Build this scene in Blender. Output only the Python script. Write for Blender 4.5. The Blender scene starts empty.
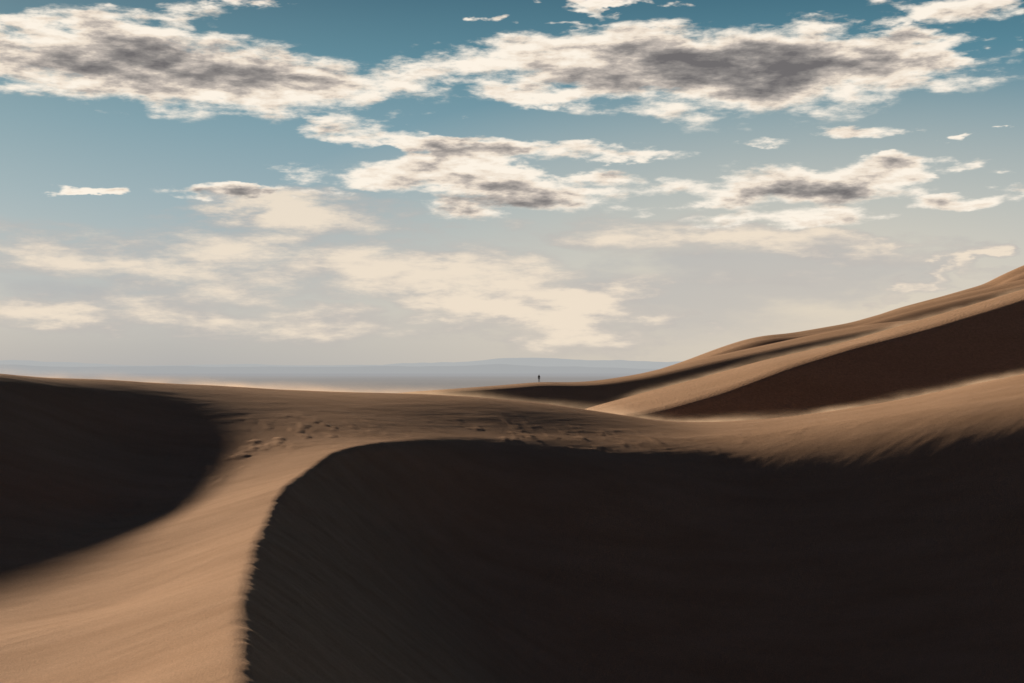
import bpy, math, numpy as np
from mathutils import Vector
F=1422.2; HV=372.0
rng=np.random.RandomState(7)
def P(u,v,Y): return ((u-512)/F*Y, Y, (HV-v)/F*Y)
def lin(r,g,b,a=1.0):
    f=lambda c:(c/255/12.92 if c/255<=0.04045 else ((c/255+0.055)/1.055)**2.4)
    return (f(r),f(g),f(b),a)
scene=bpy.context.scene
SUN_AZ=-43.0; SUN_EL=16.0

# ---------------- numpy noise ----------------
LAT=rng.rand(256,256)
def vnoise(x,y):
    xi=np.floor(x).astype(int); yi=np.floor(y).astype(int)
    fx=x-xi; fy=y-yi; fx=fx*fx*(3-2*fx); fy=fy*fy*(3-2*fy)
    a=LAT[xi%256,yi%256]; b=LAT[(xi+1)%256,yi%256]; c=LAT[xi%256,(yi+1)%256]; d=LAT[(xi+1)%256,(yi+1)%256]
    return (a*(1-fx)+b*fx)*(1-fy)+(c*(1-fx)+d*fx)*fy-0.5
def fbm(x,y,o=4,g=0.5):
    s=0;a=1
    for i in range(o):
        s=s+a*vnoise(x+17.3*i,y+5.1*i); a*=g; x=x*2.03+0.3*y; y=y*2.03
    return s
def sstep(a,b,x):
    t=np.clip((x-a)/(b-a),0,1); return t*t*(3-2*t)

# ---------------- grid mesh ----------------
def grid_mesh(name,X,Y,Z,mat,flip=True):
    n,m=X.shape
    co=np.stack([X,Y,Z],-1).reshape(-1,3).astype(np.float32)
    idx=np.arange(n*m).reshape(n,m)
    q=np.stack([idx[:-1,:-1],idx[:-1,1:],idx[1:,1:],idx[1:,:-1]],-1).reshape(-1,4).astype(np.int32)
    me=bpy.data.meshes.new(name)
    me.vertices.add(len(co)); me.vertices.foreach_set('co',co.ravel())
    me.loops.add(q.size); me.loops.foreach_set('vertex_index',q.ravel())
    me.polygons.add(len(q)); me.polygons.foreach_set('loop_start',np.arange(0,q.size,4,dtype=np.int32))
    me.polygons.foreach_set('loop_total',np.full(len(q),4,dtype=np.int32))
    me.update(calc_edges=True); me.validate()
    me.polygons.foreach_set('use_smooth',np.ones(len(q),dtype=bool))
    ob=bpy.data.objects.new(name,me); scene.collection.objects.link(ob)
    me.materials.append(mat); 
    if flip and me.polygons[0].normal.z<0: me.flip_normals()
    return ob

# ---------------- sand material ----------------
def sand_mat(name,fine=1.0,haze=0.0):
    m=bpy.data.materials.new(name); m.use_nodes=True; nt=m.node_tree; N=nt.nodes; L=nt.links
    b=N['Principled BSDF']; b.inputs['Roughness'].default_value=0.95
    b.inputs['Specular IOR Level'].default_value=0.05
    geo=N.new('ShaderNodeNewGeometry')
    mp=N.new('ShaderNodeMapping'); L.new(geo.outputs['Position'],mp.inputs[0])
    mp.inputs['Rotation'].default_value=(0,0,math.radians(25)); mp.inputs['Scale'].default_value=(0.35,1.6,1)
    n1=N.new('ShaderNodeTexNoise'); n1.inputs['Scale'].default_value=0.8*fine; n1.inputs['Detail'].default_value=4; n1.inputs['Roughness'].default_value=0.6
    L.new(mp.outputs[0],n1.inputs['Vector'])
    cr=N.new('ShaderNodeValToRGB'); L.new(n1.outputs[0],cr.inputs[0])
    cr.color_ramp.elements[0].position=0.3; cr.color_ramp.elements[1].position=0.72
    cr.color_ramp.elements[0].color=(0.63,0.39,0.235,1); cr.color_ramp.elements[1].color=(0.74,0.475,0.30,1)
    n2=N.new('ShaderNodeTexNoise'); n2.inputs['Scale'].default_value=28*fine; n2.inputs['Detail'].default_value=3; n2.inputs['Roughness'].default_value=0.8
    L.new(geo.outputs['Position'],n2.inputs['Vector'])
    mx=N.new('ShaderNodeMix'); mx.data_type='RGBA'; mx.blend_type='MULTIPLY'; mx.inputs[0].default_value=1
    cr2=N.new('ShaderNodeValToRGB'); L.new(n2.outputs[0],cr2.inputs[0])
    cr2.color_ramp.elements[0].position=0.3; cr2.color_ramp.elements[1].position=0.65
    cr2.color_ramp.elements[0].color=(0.76,0.76,0.76,1); cr2.color_ramp.elements[1].color=(1,1,1,1)
    L.new(cr.outputs[0],mx.inputs[6]); L.new(cr2.outputs[0],mx.inputs[7]); L.new(mx.outputs[2],b.inputs['Base Color'])
    bp2=N.new('ShaderNodeBump'); bp2.inputs['Strength'].default_value=0.6; bp2.inputs['Distance'].default_value=0.025/fine
    L.new(n2.outputs[0],bp2.inputs['Height'])
    bp3=N.new('ShaderNodeBump'); bp3.inputs['Strength'].default_value=0.22; bp3.inputs['Distance'].default_value=0.05/fine
    L.new(n1.outputs[0],bp3.inputs['Height']); L.new(bp2.outputs[0],bp3.inputs['Normal'])
    L.new(bp3.outputs[0],b.inputs['Normal'])
    return m
sand=sand_mat('sand'); sand_far=sand_mat('sand_far',0.15)

# ---------------- foreground dune: control points -> thin plate spline ----------------
crest=[(-140,373,42),(0,375,45),(100,379,48.5),(200,385,51.2),(300,393,52),(400,397,52.5),(480,400,53),(560,407,54),(620,415,55),(690,423,56),(760,420,56),(850,409,56),(930,395,55.5),(1024,376,55),(1180,350,54)]
brink=[(290,1300,5),(245,900,9.5),(234,760,12.5),(230,683,15.5),(228,640,18),(235,590,22),(250,540,28),(280,487,35),(330,452,41),(400,439,45),(460,436,47.3),(530,437,48.5),(610,439,50),(700,436,51.5),(800,427,51.5),(900,413,51),(1024,395,50.5),(1180,378,49.5),(1400,363,48.5)]
pts=[P(*c) for c in crest]
for c in crest[::2]:
    x,y,z=P(*c); pts.append((x,y+9,z-1.3)); pts.append((x,y+25,z-7)); 
pts+=[P(*c) for c in brink[1:-1]]
pts+=[P(*c) for c in [(0,683,20),(120,683,17.8),(0,640,23),(130,600,26),(160,560,30),
      (0,570,31),(100,514,37),(200,471,41),(0,440,39.5),(110,437,43),(60,480,38),(-120,600,29),(-120,450,37),(240,433,44.8),(320,425,46)]]
pts+=[(-14,10,-4.5),(-25,8,-4),(-30,30,-1),(-30,55,-2),(40,30,-1),(40,15,-2),(20,10,-3),(40,80,-6),(-30,80,-8)]
A=np.array(pts)
def U(r2): return np.where(r2>0,0.5*r2*np.log(np.maximum(r2,1e-12)),0)
n=len(A); D2=((A[:,None,:2]-A[None,:,:2])**2).sum(-1)
K=U(D2)+np.eye(n)*0.8
Pm=np.c_[np.ones(n),A[:,:2]]
M=np.zeros((n+3,n+3)); M[:n,:n]=K; M[:n,n:]=Pm; M[n:,:n]=Pm.T
W=np.linalg.solve(M,np.r_[A[:,2],0,0,0])
def S(x,y):
    z=W[n]+W[n+1]*x+W[n+2]*y
    for i in range(n): z=z+W[i]*U((x-A[i,0])**2+(y-A[i,1])**2)
    return z
# brink polyline (Catmull-Rom)
B=np.array([P(*c)[:2] for c in brink]); pl=[];ws=[]
for i in range(len(B)-1):
    p0=B[max(i-1,0)];p1=B[i];p2=B[i+1];p3=B[min(i+2,len(B)-1)]
    for t in np.linspace(0,1,8,endpoint=False):
        pl.append(0.5*((2*p1)+(-p0+p2)*t+(2*p0-5*p1+4*p2-p3)*t*t+(-p0+3*p1-3*p2+p3)*t**3)); ws.append(i+t)
pl.append(B[-1]); ws.append(len(B)-1); pl=np.array(pl); ws=np.array(ws)
poly=np.vstack([pl,[[80,40],[80,-60],[-1,-60]]])
def slip_raw(x,y):
    best=np.full(x.shape,1e9); wi=np.zeros(x.shape)
    for i in range(len(pl)-1):
        a=pl[i];d=pl[i+1]-a;L2=(d**2).sum()
        t=np.clip(((x-a[0])*d[0]+(y-a[1])*d[1])/L2,0,1)
        q=(x-a[0]-t*d[0])**2+(y-a[1]-t*d[1])**2
        m=q<best; best=np.where(m,q,best); wi=np.where(m,ws[i]+t/8,wi)
    ins=np.zeros(x.shape,bool)
    for i in range(len(poly)):
        x1,y1=poly[i];x2,y2=poly[(i+1)%len(poly)]
        if y1==y2: continue
        c=((y1>y)!=(y2>y))&(x<(x2-x1)*(y-y1)/(y2-y1)+x1); ins^=c
    d=np.sqrt(best); return np.where(ins,d,-d),wi
def prof(d,w,k):
    g=np.where(d<=0,0,np.where(d<w,k*d*d/(2*w),k*(d-w/2)))
    return np.where(g<9,g,9+3*(1-np.exp(-(g-9)/3)))
def gblur(a,sig):
    r=int(3*sig); k=np.exp(-0.5*(np.arange(-r,r+1)/sig)**2); k/=k.sum()
    for ax in (0,1):
        p=np.pad(a,[(r,r) if i==ax else (0,0) for i in (0,1)],mode='edge')
        a=np.apply_along_axis(lambda v:np.convolve(v,k,'valid'),ax,p)
    return a
# smooth version of the slip profile on a coarse grid (removes the crease of the distance field)
cx=np.arange(-45,65,0.4); cy=np.arange(-25,100,0.4); CX,CY=np.meshgrid(cx,cy)
cd,cw=slip_raw(CX,CY)
soft_c=gblur(sstep(8,12,cw),4.0)
def kk(s): return 1.0-0.18*s
def ww(s): return 0.3+6.0*s
cg=gblur(prof(cd,ww(soft_c),kk(soft_c)),6.0)
def bil(a,x,y):
    fx=(x-cx[0])/0.4; fy=(y-cy[0])/0.4; i=np.clip(fx.astype(int),0,len(cx)-2); j=np.clip(fy.astype(int),0,len(cy)-2); fx=fx-i; fy=fy-j
    return (a[j,i]*(1-fx)+a[j,i+1]*fx)*(1-fy)+(a[j+1,i]*(1-fx)+a[j+1,i+1]*fx)*fy
def slip(x,y):
    d,wi=slip_raw(x,y)
    soft=bil(soft_c,x,y)
    d=d+0.05*fbm(x*1.8,y*1.8,4,0.6)*(1-soft)
    g=prof(d,ww(soft),kk(soft))
    bl=sstep(2.0,6.5,d)
    return g*(1-bl)+bil(cg,x,y)*bl, d, wi
xs=np.concatenate([np.arange(-42,-24,0.5),np.arange(-24,27,0.06),np.arange(27,60,0.5)])
ys=np.concatenate([np.arange(-20,8,0.5),np.arange(8,62,0.07),np.arange(62,95,0.5)])
X,Y=np.meshgrid(xs,ys)
Z=S(X,Y); g,d,wi=slip(X,Y)
Z=np.clip(Z,-14,6)
# wind-scoured, footprint-marked patches
def patch(u,v,y,rx,ry,rot=0):
    x0,y0,_=P(u,v,y); c,s=math.cos(rot),math.sin(rot)
    a=((X-x0)*c+(Y-y0)*s)/rx; b=(-(X-x0)*s+(Y-y0)*c)/ry
    return np.exp(-(a*a+b*b))
mask=patch(235,470,42,1.0,4.5,-0.3)+0.9*patch(110,525,35.5,0.8,6,-0.3)+0.8*patch(530,442,48.5,3.0,1.6)+0.5*patch(330,440,45,2.4,2.5)+0.4*patch(660,442,50.5,4,1.2)+0.3*patch(820,430,51.5,5,1.5)
r=fbm(X*2.3+Y*1.1,Y*1.3-X*0.5,3,0.55)
rough=np.clip(r-0.05,0,1)
Z=Z-g+0.075*np.clip(mask,0,1)*rough+0.03*fbm(X*0.25,Y*0.25,3)
# faint wind streaks and ripples running along the slopes
Z=Z+0.007*fbm(X*0.5+Y*0.25,(Y-X*0.6)*2.2,4,0.6)
near=grid_mesh('sand_dune',X,Y,Z,sand)

# ---------------- farther dunes ----------------
def interp(u,tab):
    t=np.array(tab,float); 
    xx=np.linspace(t[0,0],t[-1,0],600); yy=np.interp(xx,t[:,0],t[:,1])
    k=np.hanning(31); k/=k.sum(); yp=np.pad(yy,15,mode='reflect',reflect_type='odd'); yy=np.convolve(yp,k,'valid')
    return np.interp(u,xx,yy)
def far_dune(u0,u1,nu,depth,sil,low,slope,wf,back,seed,amp):
    us=np.linspace(u0,u1,nu)
    Yt=interp(us,depth); zt=(HV-interp(us,sil))/F*Yt
    w=interp(us,wf); Yb=Yt-w; zb=(HV-interp(us,low))/F*Yb
    xt=(us-512)/F*Yt
    Xs=[];Ys=[];Zs=[]
    tb=np.concatenate([np.geomspace(0.03,1,60)[::-1]*back*1.2,[0]])
    for s in tb:
        Xs.append(xt); Ys.append(Yb-s); r=1.6*(Yt/120)
        gg=np.where(s<r,slope*s*s/(2*r),slope*(s-r/2)); Zs.append(zb-gg)
    for f in np.linspace(0,1,24)[1:]:
        Xs.append(xt); Ys.append(Yb+f*w); Zs.append(zb+(zt-zb)*(1-(1-f)**1.6))
    for s in np.geomspace(0.5,back*1.5,30):
        Xs.append(xt); Ys.append(Yt+s); Zs.append(zt-0.02*s-0.18*s*s/(s+8))
    Xa,Ya,Za=map(np.array,(Xs,Ys,Zs))
    sc=Yt.mean()/120
    Za=Za+amp*fbm(Xa*0.06/sc+seed,Ya*0.06/sc,3)
    return Xa,Ya,Za
def mk(name,*a):
    Xa,Ya,Za=far_dune(*a); return grid_mesh(name,Xa,Ya,Za,sand_far),(Xa,Ya,Za)
ob,G2=mk('sand_dune',500,1350,900,[(500,118),(700,120),(1024,125),(1350,130)],
   [(500,440),(560,417),(590,407),(650,391),(700,378),(760,361),(850,340),(900,325),(960,308),(1024,289),(1350,190)],
   [(500,447),(590,419),(640,407),(700,389),(760,367),(830,345.5),(900,328),(960,310.5),(1024,291),(1350,193)],
   0.68,[(500,17),(600,16),(700,12),(800,8),(900,5),(1024,3.5),(1350,3)],30,3.0,0.15)
ob,(PX,PY,PZ)=mk('sand_dune',330,1350,900,[(330,330),(539,340),(800,350),(1350,360)],
   [(330,401),(400,393),(450,389),(500,385.5),(539,382),(575,382.5),(600,380.5),(640,374),(700,359),(760,346),(820,333),(870,324),(910,320),(960,318),(1350,300)],
   [(330,402.5),(400,394.5),(450,390.2),(500,387),(539,383.5),(575,384.3),(600,382.5),(640,376),(700,361.5),(760,348.5),(820,335.5),(870,326.5),(910,322.5),(960,321),(1350,303)],
   0.60,[(330,7),(1350,7)],70,9.0,0.25)
mk('sand_dune',560,1350,800,[(560,520),(1350,560)],
   [(560,400),(620,381),(680,362),(720,347),(745,339),(765,335),(790,333),(850,323),(900,309),(940,299),(970,292),(1024,279),(1350,220)],
   [(560,401),(620,382.5),(680,364),(720,349),(745,341),(765,337.5),(790,336),(850,326),(900,312),(940,302),(970,295),(1024,282),(1350,223)],
   0.50,[(560,10),(1350,10)],90,4.0,0.5)
mk('sand_dune',760,1350,700,[(760,700),(1350,720)],
   [(760,345),(850,325),(900,308),(940,297),(968,289),(985,284),(1000,276),(1024,265),(1080,245),(1350,180)],
   [(760,348),(850,327),(900,310),(940,299.5),(968,292),(985,287),(1000,279),(1024,269),(1080,249),(1350,184)],
   0.50,[(760,11),(1350,11)],120,6.0,0.6)

# ---------------- sand blowing off the crests (thin drifting sheets of dust) ----------------
def dust_mat(name,amax,seed,hgt):
    m=bpy.data.materials.new(name); m.use_nodes=True; nt=m.node_tree; N=nt.nodes; L=nt.links
    N.remove(N['Principled BSDF'])
    at=N.new('ShaderNodeAttribute'); at.attribute_name='rise'
    geo=N.new('ShaderNodeNewGeometry'); mp=N.new('ShaderNodeMapping'); L.new(geo.outputs['Position'],mp.inputs[0])
    mp.inputs['Scale'].default_value=(0.35/hgt,0.1/hgt,1.1/hgt); mp.inputs['Location'].default_value=(seed,0,0)
    nz=N.new('ShaderNodeTexNoise'); nz.inputs['Scale'].default_value=0.55; nz.inputs['Detail'].default_value=4; L.new(mp.outputs[0],nz.inputs['Vector'])
    mr=N.new('ShaderNodeMapRange'); L.new(nz.outputs[0],mr.inputs[0]); mr.inputs[1].default_value=0.36; mr.inputs[2].default_value=0.68
    mm=N.new('ShaderNodeMath'); mm.operation='MULTIPLY'; L.new(at.outputs['Fac'],mm.inputs[0]); L.new(mr.outputs[0],mm.inputs[1])
    m2=N.new('ShaderNodeMath'); m2.operation='MULTIPLY'; L.new(mm.outputs[0],m2.inputs[0]); m2.inputs[1].default_value=amax
    tr=N.new('ShaderNodeBsdfTransparent'); tl=N.new('ShaderNodeBsdfTranslucent'); tl.inputs[0].default_value=(0.82,0.62,0.44,1)
    ms=N.new('ShaderNodeMixShader'); L.new(m2.outputs[0],ms.inputs[0]); L.new(tr.outputs[0],ms.inputs[1]); L.new(tl.outputs[0],ms.inputs[2])
    L.new(ms.outputs[0],N['Material Output'].inputs[0]); return m
def dust(GX,GY,GZ,u0,u1,hgt,amax,lays,seed,fade):
    us=np.linspace(u0,u1,260); parts=[]
    A_=GX/np.maximum(GY,1)*F+512; E_=np.where(GY>15,GZ/np.maximum(GY,1),-9)
    b=np.round((A_-u0)/(u1-u0)*259).astype(int).ravel(); E=E_.ravel()
    ok=(b>=0)&(b<260); idx=np.nonzero(ok)[0]; order=idx[np.argsort(E[idx])]
    top=np.zeros(260,int); top[b[order]]=order
    cxx,cyy,czz=GX.ravel()[top],GY.ravel()[top],GZ.ravel()[top]
    kk_=np.hanning(25); kk_/=kk_.sum(); sm=lambda a:np.convolve(np.pad(a,12,mode='reflect',reflect_type='odd'),kk_,'valid')
    cxx,cyy,czz=sm(cxx),sm(cyy),sm(czz)
    for li in range(lays):
        off=(li-0.5*(lays-1))*hgt*1.2
        rows=[];at=[]
        h=hgt*(0.7+0.6*(fbm(us*0.02+seed+li*9,us*0+li,3)+0.5))
        for f in np.linspace(0,1,9):
            rows.append((cxx+0.6*h*f,cyy+off-0.5*h*f,czz-0.12*hgt-0.02*abs(off)+h*f)); 
            e=sstep(0,fade,us-u0)*sstep(0,fade,u1-us)
            at.append((1-f)**2.2*min(1,0.5+f*8)*e)
        ob=grid_mesh('blowing_sand',*[np.array([r_[i] for r_ in rows]) for i in range(3)],dust_mat('airborne_sand',amax,seed+li*3.3,hgt),False)
        a=ob.data.attributes.new('rise','FLOAT','POINT'); a.data.foreach_set('value',np.array(at).ravel().astype(np.float32))
        parts.append(ob)
    return parts
parts=dust(X[::2,::4],Y[::2,::4],Z[::2,::4],-60,1100,0.45,0.42,3,2.0,120)
parts+=dust(*G2,590,1100,0.9,0.32,2,7.0,60)
for i,o in enumerate(parts): o.name='dust_veil_%d'%i
root=bpy.data.objects.new('blowing_sand',None); scene.collection.objects.link(root)
for o in parts: o.parent=root

# ---------------- plain and mountains ----------------
def haze_mat(name,base,haze,d0,d1,f0,f1):  # aerial haze painted into the surface as a flat emission share
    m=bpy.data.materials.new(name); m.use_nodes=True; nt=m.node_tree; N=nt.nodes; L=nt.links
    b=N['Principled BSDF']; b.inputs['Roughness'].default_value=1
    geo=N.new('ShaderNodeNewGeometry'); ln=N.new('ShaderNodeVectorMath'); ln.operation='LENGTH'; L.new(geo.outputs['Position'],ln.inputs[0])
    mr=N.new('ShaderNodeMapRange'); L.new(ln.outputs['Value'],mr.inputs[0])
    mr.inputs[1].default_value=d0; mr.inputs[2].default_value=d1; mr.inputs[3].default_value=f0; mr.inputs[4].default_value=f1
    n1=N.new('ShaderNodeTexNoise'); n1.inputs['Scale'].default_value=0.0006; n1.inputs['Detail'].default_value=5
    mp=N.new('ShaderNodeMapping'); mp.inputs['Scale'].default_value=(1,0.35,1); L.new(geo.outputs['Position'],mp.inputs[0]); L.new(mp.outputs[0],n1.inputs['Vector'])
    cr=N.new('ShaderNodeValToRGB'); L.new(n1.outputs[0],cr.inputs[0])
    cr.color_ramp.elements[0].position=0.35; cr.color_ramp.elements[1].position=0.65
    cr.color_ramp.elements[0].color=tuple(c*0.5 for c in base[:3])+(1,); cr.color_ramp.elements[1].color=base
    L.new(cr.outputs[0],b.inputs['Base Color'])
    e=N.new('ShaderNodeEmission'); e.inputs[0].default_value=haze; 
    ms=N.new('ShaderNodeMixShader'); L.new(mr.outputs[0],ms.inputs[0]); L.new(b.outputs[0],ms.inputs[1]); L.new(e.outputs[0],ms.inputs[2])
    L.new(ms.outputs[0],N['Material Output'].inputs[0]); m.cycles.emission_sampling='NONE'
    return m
R=np.concatenate([np.linspace(0,400,10),np.geomspace(500,90000,60)]); T=np.linspace(0,2*math.pi,129)
RR,TT=np.meshgrid(R,T)
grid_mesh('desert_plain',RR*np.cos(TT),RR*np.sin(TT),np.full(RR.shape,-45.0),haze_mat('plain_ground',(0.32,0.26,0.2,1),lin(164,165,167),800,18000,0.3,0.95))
def mountains(dist,v0,v1,mat,seed):
    az=np.linspace(-0.9,0.9,900); u=az*F
    h=(fbm(u*0.006+seed,u*0+seed,6,0.5)+0.5); v=v1+(v0-v1)*np.clip(h,0,1.2)
    top=(HV-v)/F*dist
    rows=[]
    for f in [0,0.3,0.7,1.0]:
        rr=dist-(1-f)*3000
        rows.append((np.sin(az)*rr,np.cos(az)*rr,-45+(top+45)*f))
    rows.append((np.sin(az)*(dist+3000),np.cos(az)*(dist+3000),np.full(az.shape,-45.)))
    return grid_mesh('mountain_range',*[np.array([r[i] for r in rows]) for i in range(3)],mat)
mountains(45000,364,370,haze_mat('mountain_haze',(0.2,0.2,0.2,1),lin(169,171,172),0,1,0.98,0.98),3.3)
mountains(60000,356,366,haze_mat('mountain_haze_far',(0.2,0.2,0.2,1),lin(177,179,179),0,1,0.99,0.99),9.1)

# ---------------- person ----------------
def person():
    j={'pel':(0,0,.95),'sp':(0,.01,1.15),'ch':(0,.02,1.38),'nk':(0,.0,1.5),'hd':(0,-.02,1.6),'ht':(0,-.02,1.72),
       'sl':(-.18,.02,1.42),'el':(-.25,.03,1.13),'wl':(-.24,-.05,.88),'fl':(-.24,-.07,.78),
       'sr':(.18,.02,1.42),'er':(.26,.04,1.14),'wr':(.25,-.03,.88),'fr':(.25,-.05,.78),
       'hl':(-.1,0,.9),'kl':(-.13,-.04,.5),'al':(-.14,.03,.09),'tl':(-.16,-.14,.04),
       'hr':(.1,0,.9),'kr':(.14,-.02,.5),'ar':(.18,.08,.09),'tr':(.2,-.09,.04)}
    rad={'pel':.16,'sp':.145,'ch':.17,'nk':.065,'hd':.1,'ht':.085,'sl':.08,'el':.055,'wl':.04,'fl':.035,'sr':.08,'er':.055,'wr':.04,'fr':.035,
         'hl':.105,'kl':.075,'al':.05,'tl':.045,'hr':.105,'kr':.075,'ar':.05,'tr':.045}
    ed=[('pel','sp'),('sp','ch'),('ch','nk'),('nk','hd'),('hd','ht'),('ch','sl'),('sl','el'),('el','wl'),('wl','fl'),('ch','sr'),('sr','er'),('er','wr'),('wr','fr'),
        ('pel','hl'),('hl','kl'),('kl','al'),('al','tl'),('pel','hr'),('hr','kr'),('kr','ar'),('ar','tr')]
    ks=list(j); me=bpy.data.meshes.new('person'); me.from_pydata([j[k] for k in ks],[(ks.index(a),ks.index(b)) for a,b in ed],[])
    ob=bpy.data.objects.new('person',me); scene.collection.objects.link(ob)
    sk=ob.modifiers.new('skin','SKIN'); sv=me.skin_vertices[0].data
    for i,k in enumerate(ks): sv[i].radius=(rad[k],rad[k]*0.8); 
    sv[0].use_root=True
    ss=ob.modifiers.new('sub','SUBSURF'); ss.levels=2; ss.render_levels=2
    m=bpy.data.materials.new('clothes'); m.use_nodes=True; N=m.node_tree.nodes; L=m.node_tree.links
    tc=N.new('ShaderNodeTexCoord'); sp=N.new('ShaderNodeSeparateXYZ'); L.new(tc.outputs['Object'],sp.inputs[0])
    cr=N.new('ShaderNodeValToRGB'); cr.color_ramp.interpolation='CONSTANT'
    mr=N.new('ShaderNodeMath'); mr.operation='DIVIDE'; mr.inputs[1].default_value=1.8; L.new(sp.outputs[2],mr.inputs[0]); L.new(mr.outputs[0],cr.inputs[0])
    e=cr.color_ramp.elements; e[0].color=(0.02,0.018,0.016,1); e[1].position=0.07; e[1].color=(0.02,0.022,0.03,1)
    for p,c in [(0.52,(0.03,0.03,0.035,1)),(0.84,(0.3,0.17,0.12,1)),(0.93,(0.02,0.015,0.012,1))]:
        x=e.new(p); x.color=c
    L.new(cr.outputs[0],N['Principled BSDF'].inputs['Base Color']); N['Principled BSDF'].inputs['Roughness'].default_value=.9
    me.materials.append(m); return ob
p=person()
Yp=340.0; Xp=(539-512)/F*Yp
dd=(PX-Xp)**2+(PY-Yp)**2; i=np.unravel_index(np.argmin(dd),dd.shape)
p.location=(Xp,Yp,PZ[i]+0.0); p.rotation_euler=(0,0,math.radians(25)); p.scale=(1.08,)*3

# ---------------- world ----------------
wd=bpy.data.worlds.new('World'); scene.world=wd; wd.use_nodes=True; nt=wd.node_tree; N=nt.nodes; L=nt.links
try: wd.cycles.sampling_method='NONE'
except Exception as ex: print(ex)
N.clear()
def nd(t,**k):
    x=N.new(t)
    for a,b in k.items(): setattr(x,a,b)
    return x
def con(s,x):
    if isinstance(x,(int,float)): s.default_value=x
    elif isinstance(x,tuple): s.default_value=x
    else: L.new(x,s)
def mth(op,a,b=None,c=None):
    x=nd('ShaderNodeMath',operation=op); con(x.inputs[0],a)
    if b is not None: con(x.inputs[1],b)
    if c is not None: con(x.inputs[2],c)
    return x.outputs[0]
def ss(a,b,x,o0=0.0,o1=1.0):
    m=nd('ShaderNodeMapRange',interpolation_type='SMOOTHSTEP'); con(m.inputs[0],x)
    m.inputs[1].default_value=a;m.inputs[2].default_value=b;m.inputs[3].default_value=o0;m.inputs[4].default_value=o1
    return m.outputs[0]
def mix(f,a,b,bt='MIX'):
    m=nd('ShaderNodeMix',data_type='RGBA',blend_type=bt); con(m.inputs[0],f); con(m.inputs[6],a); con(m.inputs[7],b); return m.outputs[2]
tc=nd('ShaderNodeTexCoord'); sp=nd('ShaderNodeSeparateXYZ'); L.new(tc.outputs['Generated'],sp.inputs[0])
az=mth('ARCTAN2',sp.outputs[0],sp.outputs[1]); el=mth('ARCSINE',sp.outputs[2])
cv=nd('ShaderNodeCombineXYZ'); L.new(az,cv.inputs[0]); L.new(el,cv.inputs[1]); cvec=cv.outputs[0]
def noise(vec,scale,detail,rough,sx=1,sy=1,off=0.0,out=0,rot=0):
    mp=nd('ShaderNodeMapping'); L.new(vec,mp.inputs[0]); mp.inputs['Scale'].default_value=(sx,sy,1); mp.inputs['Location'].default_value=(off,off*.7,0); mp.inputs['Rotation'].default_value=(0,0,math.radians(rot))
    n_=nd('ShaderNodeTexNoise',noise_dimensions='2D'); n_.inputs['Scale'].default_value=scale; n_.inputs['Detail'].default_value=detail; n_.inputs['Roughness'].default_value=rough
    L.new(mp.outputs[0],n_.inputs['Vector']); return n_.outputs[out]
wc=noise(cvec,14,5,0.58,1,3.4,3.1,1)
vs=nd('ShaderNodeVectorMath',operation='SUBTRACT'); L.new(wc,vs.inputs[0]); vs.inputs[1].default_value=(.5,.5,.5)
vm=nd('ShaderNodeVectorMath',operation='MULTIPLY'); L.new(vs.outputs[0],vm.inputs[0]); vm.inputs[1].default_value=(0.18,0.026,0)
va=nd('ShaderNodeVectorMath',operation='ADD'); L.new(cvec,va.inputs[0]); L.new(vm.outputs[0],va.inputs[1]); wv=va.outputs[0]
def field(ells,vec):
    acc=None
    for (u,v,rx,ry,rot,wt) in ells:
        a0=math.atan((u-512)/F); e0=math.atan((HV-v)/math.hypot(F,u-512))
        mp=nd('ShaderNodeMapping',vector_type='TEXTURE'); L.new(vec,mp.inputs[0])
        mp.inputs['Location'].default_value=(a0,e0,0); mp.inputs['Rotation'].default_value=(0,0,math.radians(rot)); mp.inputs['Scale'].default_value=(rx/F,ry/F,1)
        g_=nd('ShaderNodeTexGradient',gradient_type='SPHERICAL'); L.new(mp.outputs[0],g_.inputs[0])
        acc=mth('MULTIPLY',g_.outputs[1],wt) if acc is None else mth('MULTIPLY_ADD',g_.outputs[1],wt,acc)
    return acc
cum=[(140,66,240,50,-3,1.1),(280,86,190,28,-2,.55),(440,68,110,22,4,.8),(95,30,100,16,4,.6),(150,12,90,9,0,.5),
     (725,72,280,54,-2,1.2),(600,48,130,30,0,.6),(880,54,120,26,3,.8),(840,24,90,11,4,.4),(550,94,100,14,0,.5),
     (450,149,140,24,-12,1.05),(510,188,160,30,-2,1.1),(620,153,110,9,0,.8),(370,174,95,18,0,.75),
     (805,188,160,30,2,1.1),(890,170,100,16,0,.7),(790,219,150,10,0,.7),(990,198,90,10,2,.9),
     (850,134,85,10,0,1.0),(85,189,45,6,0,1.0),(240,6,55,9,-2,.9),(490,18,26,8,0,.8),(960,134,24,5,0,.9),(610,2,40,14,0,.8),(960,8,100,18,-4,.9),
     (255,194,90,9,0,.8),(565,20,30,6,0,.5)]
M1=field(cum,wv)
core=[(155,66,210,32,-2,.75),(735,68,230,36,0,.85),(505,198,130,20,0,.65),(800,196,120,18,0,.6),(440,146,80,14,-10,.35),(262,198,60,7,0,.5)]
M2=field(core,wv)
def shifted(dx,dy):
    ao=nd('ShaderNodeVectorMath',operation='ADD'); L.new(cvec,ao.inputs[0]); ao.inputs[1].default_value=(dx,dy,0); return ao.outputs[0]
n1=noise(cvec,20,9,0.60,1,3.3,1.7); n1o=noise(shifted(-0.003,0.004),20,5,0.60,1,3.3,1.7)
nn=mth('MULTIPLY',mth('SUBTRACT',n1,0.5),2.5)
Dn=mth('ADD',mth('MULTIPLY',M1,1.30),nn)
gate=ss(0.0,0.2,M1)
alpha=mth('MULTIPLY',ss(0.06,0.80,Dn),gate)
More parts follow.
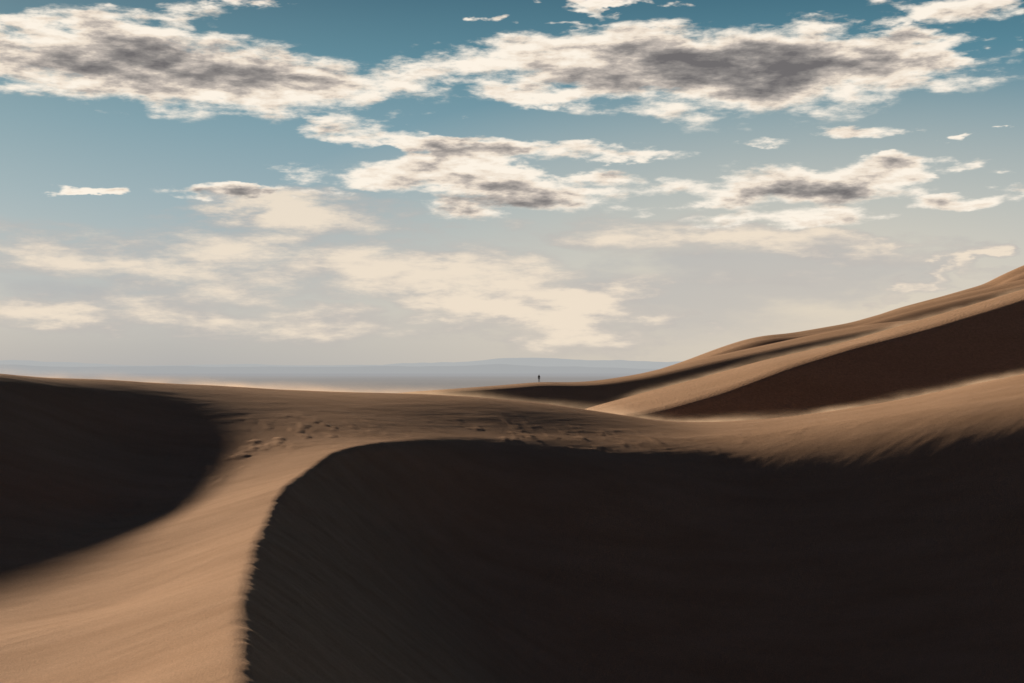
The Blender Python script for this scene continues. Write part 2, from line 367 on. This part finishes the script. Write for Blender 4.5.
relief=mth('MULTIPLY',mth('SUBTRACT',n1o,n1),2.0)
tone=mth('ADD',mth('ADD',mth('MULTIPLY',M2,0.92),mth('MULTIPLY',nn,0.34)),mth('ADD',mth('MULTIPLY_ADD',Dn,0.26,-0.09),relief))
crn=nd('ShaderNodeValToRGB'); L.new(tone,crn.inputs[0]); e=crn.color_ramp.elements
e[0].position=0.05; e[0].color=lin(253,243,228); e[1].position=1.0; e[1].color=lin(112,109,110)
for p_,c_ in [(0.28,lin(237,223,206)),(0.46,lin(194,184,175)),(0.72,lin(146,141,138))]:
    x=e.new(p_); x.color=c_
ccol=crn.outputs[0]
# soft low stratus
low=[(90,262,250,40,-6,.95),(300,260,200,40,-8,.95),(490,286,220,54,-14,1.05),(560,316,140,50,0,.9),(210,322,280,26,-2,1.0),(330,212,160,26,-3,1.0),(240,214,100,18,0,.8),(680,238,200,26,-3,1.05),
     (860,248,140,18,-8,.9),(930,278,70,18,28,1.0),(985,268,60,10,-15,.8),(20,312,110,16,0,.8),(760,276,160,18,0,.3)]
M3=field(low,wv); n3=noise(cvec,12,9,0.64,1,4.2,8.3,0,-8)
D3=mth('ADD',mth('MULTIPLY',M3,0.95),mth('MULTIPLY',mth('SUBTRACT',n3,0.5),2.3))
a3=mth('MULTIPLY',mth('MULTIPLY',ss(-0.2,1.05,D3),ss(0,0.35,M3)),0.88)
greyM=field([(790,272,210,40,0,1),(60,290,170,24,-5,.6),(700,310,200,60,0,.6)],wv)
# sky base
sky=nd('ShaderNodeTexSky',sky_type='NISHITA'); sky.sun_disc=False; sky.sun_elevation=math.radians(SUN_EL); sky.sun_rotation=math.radians(SUN_AZ); sky.dust_density=2.0
skys=nd('ShaderNodeVectorMath',operation='SCALE'); L.new(sky.outputs[0],skys.inputs[0]); skys.inputs['Scale'].default_value=0.08
gr=nd('ShaderNodeValToRGB'); L.new(mth('MULTIPLY',el,2.0),gr.inputs[0]); e=gr.color_ramp.elements
e[0].position=0.0; e[0].color=lin(173,175,177); e[1].position=1.0; e[1].color=lin(30,70,95)
for v_,c_ in [(350,lin(178,180,180)),(315,lin(188,190,188)),(260,lin(170,183,188)),(200,lin(146,171,181)),(130,lin(118,155,169)),(60,lin(84,133,150)),(0,lin(60,108,127))]:
    x=e.new(math.atan((HV-v_)/F)*2.0); x.color=c_
base=mix(0.08,gr.outputs[0],skys.outputs[0])
glow=field([(820,320,640,250,0,1)],cvec)
base=mix(mth('MULTIPLY',glow,0.75),base,lin(236,220,196))
base=mix(mth('MULTIPLY',ss(0,0.7,greyM),0.45),base,lin(168,170,175))
t3=mth('ADD',D3,mth('MULTIPLY',nn,0.45))
c3=mix(ss(0.2,1.15,t3),lin(188,182,178),lin(242,226,205))
s1=mix(a3,base,c3)
s2=mix(alpha,s1,ccol)
# sky overhead and behind darkened, added so the dune shadows stay deep
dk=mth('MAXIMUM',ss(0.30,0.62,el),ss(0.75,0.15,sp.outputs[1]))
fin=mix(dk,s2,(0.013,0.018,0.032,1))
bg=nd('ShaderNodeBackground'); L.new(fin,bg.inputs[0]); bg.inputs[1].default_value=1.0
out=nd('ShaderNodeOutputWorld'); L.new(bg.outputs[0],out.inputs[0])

# ---------------- sun, camera ----------------
sl=bpy.data.lights.new('sun','SUN'); sl.energy=5; sl.angle=math.radians(3.2); sl.color=(1.0,0.84,0.67)
so=bpy.data.objects.new('sun',sl); scene.collection.objects.link(so)
a=math.radians(SUN_AZ); e_=math.radians(SUN_EL)
dv=Vector((math.sin(a)*math.cos(e_),math.cos(a)*math.cos(e_),math.sin(e_)))
so.rotation_euler=dv.to_track_quat('Z','Y').to_euler()
cam=bpy.data.cameras.new('camera'); co=bpy.data.objects.new('camera',cam); scene.collection.objects.link(co)
cam.lens=50; cam.sensor_width=36; cam.clip_end=200000; cam.clip_start=0.1; cam.shift_y=(HV-341.5)/1024
co.rotation_euler=(math.radians(90),0,0); scene.camera=co
scene.view_settings.view_transform='Standard'; scene.view_settings.look='None'; scene.view_settings.exposure=0
